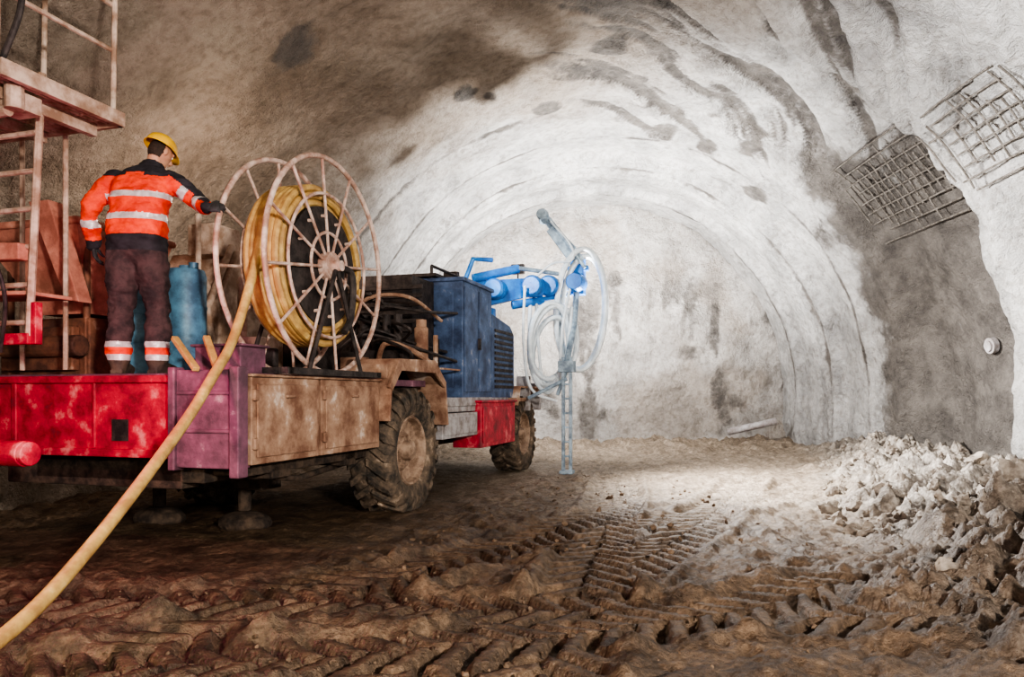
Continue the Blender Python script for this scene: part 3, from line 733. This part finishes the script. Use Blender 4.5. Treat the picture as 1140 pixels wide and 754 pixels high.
bo=remesh(body,'body',.009,3); bo.parent=worker
me=bo.data
co=[v.co.copy() for v in me.vertices]; nr=[v.normal.copy() for v in me.vertices]; flat=[]
for c,nn_ in zip(co,nr):
    if c.z>.14: c=c+nn_*(.016*fbm(c.x*6,c.y*6,c.z*13,3))
    flat+=[c.x,c.y,c.z]
me.vertices.foreach_set('co',flat); me.update()
for m in(ORANGE,NAVY,TROU,SILV,BOOT): me.materials.append(m)
def seg_t(p,a,b):
    d=b-a; t=(p-a).dot(d)/d.dot(d); tt=max(0,min(1,t)); return t,(p-(a+d*tt)).length
idx=[]
for p in me.polygons:
    c=p.center; i=0
    if c.z<.105: i=4
    elif c.z<.93: 
        i=2
        if .105<c.z<.15 or .205<c.z<.25: i=3
        elif .15<=c.z<=.205: i=0
        if abs(c.x)>.30: i=0
    armR = c.x>.235; armL=c.x<-.245
    if c.z>=.93 or abs(c.x)>.3:
        i=0
        if armR:
            t,d=seg_t(c,shR,elR); t2,d2=seg_t(c,elR,wristR)
            top=c.z>(shR.lerp(elR,max(0,min(1,t))).z+.028)
            if d<=d2 and top: i=1
            if d2<d:
                if .28<t2<.52: i=3
                if t2>.9: i=1
                elif c.z>elR.lerp(wristR,max(0,min(1,t2))).z+.035 and not .28<t2<.52: i=1
            if d<=d2 and .45<t<.68 and not top: i=3
        elif armL:
            t,d=seg_t(c,shL,elL); t2,d2=seg_t(c,elL,wrL)
            if d<=d2 and t<.12: i=1
            if d2<d and .30<t2<.52: i=3
            if d2<d and t2>.9: i=1
        else:
            if 1.165<c.z<1.215 or 1.335<c.z<1.385: i=3
            if c.z>1.515+(.03 if abs(c.x)<.07 else 0): i=1
            if c.z<1.05: i=1
    idx.append(i)
me.polygons.foreach_set('material_index',idx)
hd=MB(); HC=Vector((.095,.175,1.755)); HM=(Matrix.Rotation(R(-28),3,'Z')@Matrix.Rotation(R(-24),3,'X'))
def H(x,y,z): return HC+HM@Vector((x,y,z))
hd.sphere(HC,(.076,.096,.105),M=HM,seg=24,rings=16); hd.sphere(H(0,.03,-.06),(.055,.065,.065),M=HM)
hd.sphere(H(0,.062,-.095),(.028,.026,.022),M=HM)
chain(hd,[(.055,.135,1.60),H(0,-.02,-.05)],[.06,.056])
hd.tube([H(0,.093,.01),H(0,.118,-.03)],[.008,.015],seg=10); hd.sphere(H(0,.112,-.032),(.017,.014,.011),M=HM)
hd.tube([H(-.05,.078,.025),H(0,.098,.022),H(.05,.078,.025)],.012,seg=8)
hd.tube([H(-.022,.092,-.064),H(0,.099,-.062),H(.022,.092,-.064)],.007,seg=8)
for s in(-1,1): hd.sphere(H(s*.078,-.005,-.01),(.012,.022,.033),M=HM)
ho=remesh(hd,'head',.005,2); ho.parent=worker; ho.data.materials.append(SKIN); ho.data.materials.append(HAIR)
HI=HM.inverted()
ho.data.polygons.foreach_set('material_index',[1 if ((lambda q:(q.y<-.018 and -.075<q.z<.09 and q.length>.062 and abs(q.x)<.082) )(HI@(p.center-HC))) else 0 for p in ho.data.polygons])
ey=MB()
for s in(-1,1): ey.sphere(H(s*.03,.083,.005),.0125)
ey.make('eyes',mat('eye_white',(.8,.8,.78),(.7,.7,.7),.2,0,5,0),worker,True)
hl=MB(); vs=[];fs=[];n=40; rings=12
for i in range(rings+1):
    p=math.pi/2*i/rings
    for k in range(n):
        a=2*math.pi*k/n
        rid=1+.035*math.exp(-(math.cos(a)/.18)**2)*math.sin(p)
        vs.append(H(.104*math.sin(p)*math.cos(a)*rid,-.005+.128*math.sin(p)*math.sin(a)*rid,.035+.115*math.cos(p)*rid))
for k in range(n):
    a=2*math.pi*k/n; f=1.10+.26*max(0,math.sin(a))**3
    vs.append(H(.104*math.cos(a)*1.09,-.005+.128*math.sin(a)*f,.026-.012*max(0,math.sin(a))))
for i in range(rings+1):
    for k in range(n): fs.append((i*n+k,(i+1)*n+k,(i+1)*n+(k+1)%n,i*n+(k+1)%n))
hl.add(vs,fs); ho2=hl.make('safety_helmet',HELM,worker,True); so=ho2.modifiers.new('s','SOLIDIFY'); so.thickness=.004
def hand(name,w,f,n,side,curl,m,thumbcurl=.6):
    mb=MB(); f=f.normalized(); n=(n-f*n.dot(f)).normalized(); s=f.cross(n); s=s if s.dot(side)>0 else -s
    B=Matrix((s,f,n)).transposed()
    mb.sphere(w+f*.052,(.043,.054,.017),M=B,seg=20,rings=12); mb.sphere(w+f*.015,(.031,.034,.020),M=B); mb.sphere(w+f*.078,(.043,.022,.015),M=B)
    for k,(o,ln,r) in enumerate(((.031,.86,.0095),(.0105,.97,.010),(-.0105,.9,.0095),(-.031,.72,.0085))):
        p=w+f*(.084-.006*abs(k-1))+s*o; a=curl[0]*.6; pts=[w+f*.05+s*o*.8,p]; 
        for L_,c in((.044,curl[0]),(.027,curl[1]),(.021,curl[2])):
            a+=c if L_!=.044 else 0; d=f*math.cos(a)+n*math.sin(a); p=p+d*L_*ln; pts.append(p.copy())
        rr=[r*1.0,r*1.08,r,r*.95,r*.8]
        mb.tube(pts,rr,seg=10); [mb.sphere(q,r_,seg=10,rings=6) for q,r_ in zip(pts,rr)]
    p=w+f*.022+s*.026+n*.006; pts=[p]
    d=(s*.75+f*.65+n*.25).normalized(); p=p+d*.042; pts.append(p.copy())
    d=(s*.25+f*.75+n*thumbcurl).normalized(); p=p+d*.032; pts.append(p.copy())
    d=(-s*.1+f*.6+n*(thumbcurl+.3)).normalized(); p=p+d*.026; pts.append(p.copy())
    rr=[.017,.013,.0115,.009]; mb.tube(pts,rr,seg=10); [mb.sphere(q,r_,seg=10,rings=6) for q,r_ in zip(pts,rr)]
    o=remesh(mb,name,.0035,2); o.parent=worker; o.data.materials.append(m); return o
hand('hand_right',wristR,fR,nR,Vector((0,0,1)),(1.0,1.15,.8),GLOVE,.9)
hand('hand_left',wrL+Vector((0,.003,-.015)),Vector((-.02,.25,-1)),Vector((1,.3,0)),Vector((0,1,-.2)),(.45,.5,.35),GLOVE,.35)
cl=MB()
cl.tube([Vector((.05+.076*math.cos(2*math.pi*k/24),.13+.074*math.sin(2*math.pi*k/24),1.625+.008*math.sin(2*math.pi*k/24))) for k in range(24)],.017,seg=8,cyc=True)
cl.make('collar',NAVY,worker,True)

# ------------------------------------------------------------------ lights
def spot(name,loc,tgt,e,ang,col=(1,1,1),size=.15,blend=.5):
    l=bpy.data.lights.new(name,'SPOT'); l.energy=e; l.spot_size=R(ang); l.spot_blend=blend; l.color=col; l.shadow_soft_size=size
    o=bpy.data.objects.new(name,l); o.location=loc; o.rotation_euler=(Vector(tgt)-Vector(loc)).to_track_quat('-Z','Y').to_euler(); C.objects.link(o); return o
def point(name,loc,e,col,size=.2):
    l=bpy.data.lights.new(name,'POINT'); l.energy=e; l.color=col; l.shadow_soft_size=size
    o=bpy.data.objects.new(name,l); o.location=loc; C.objects.link(o); return o
spot('work_lamp_face',(.10,12.5,3.3),(2.6,17.5,2.6),820,130,(1,.98,.96),.12,.9)
spot('work_lamp_roof',(1.9,12.9,1.6),(2.0,15.0,6),2300,165,(1,.985,.96),.12,1)
spot('work_lamp_right',(1.6,10.6,3.0),(5.4,9.0,.4),1900,140,(1,.97,.93),.08,1)
spot('work_lamp_wall',(1.2,5.6,3.0),(7.0,8.3,3.6),1150,110,(1,.99,.98),.08,1)
spot('boom_fill_light',(-.7,10.2,3.4),(.9,12.2,2.8),110,60,(.95,.98,1),.08,.8)  # added spot that brightens the boom, apart from the lamp housings
spot('rear_fill_light',(2.6,-2.5,2.6),(-1.2,7,1.8),1900,95,(1,.93,.85),.25,.9)  # added warm fill behind the camera for worker and rig, no vehicle there
spot('ground_fill_light',(-3.2,1.2,1.5),(.6,4.8,0),170,130,(1,.78,.56),.10,1)  # added low raking fill over the foreground mud, no vehicle there
point('red_marker_lamp',(-2.6,4.2,1.6),22,(1,.15,.38),.1)
point('lamp_left_bay',(-3.2,8.6,3.2),50,(1,.80,.65),.25)
w=bpy.data.worlds.new('world'); S.world=w; w.use_nodes=True; w.node_tree.nodes['Background'].inputs[0].default_value=(.73,.69,.65,1); w.node_tree.nodes['Background'].inputs[1].default_value=1.6
# ------------------------------------------------------------------ camera
cd=bpy.data.cameras.new('camera'); cam=bpy.data.objects.new('camera',cd); C.objects.link(cam)
cd.sensor_width=36; cd.lens=26; cd.shift_y=63/1140; cam.location=(0,0,1.2); cam.rotation_euler=(R(90),0,0); cd.clip_start=.05
S.camera=cam
S.view_settings.view_transform='AgX'
try: S.view_settings.look='AgX - High Contrast'
except Exception: pass
S.view_settings.exposure=.78
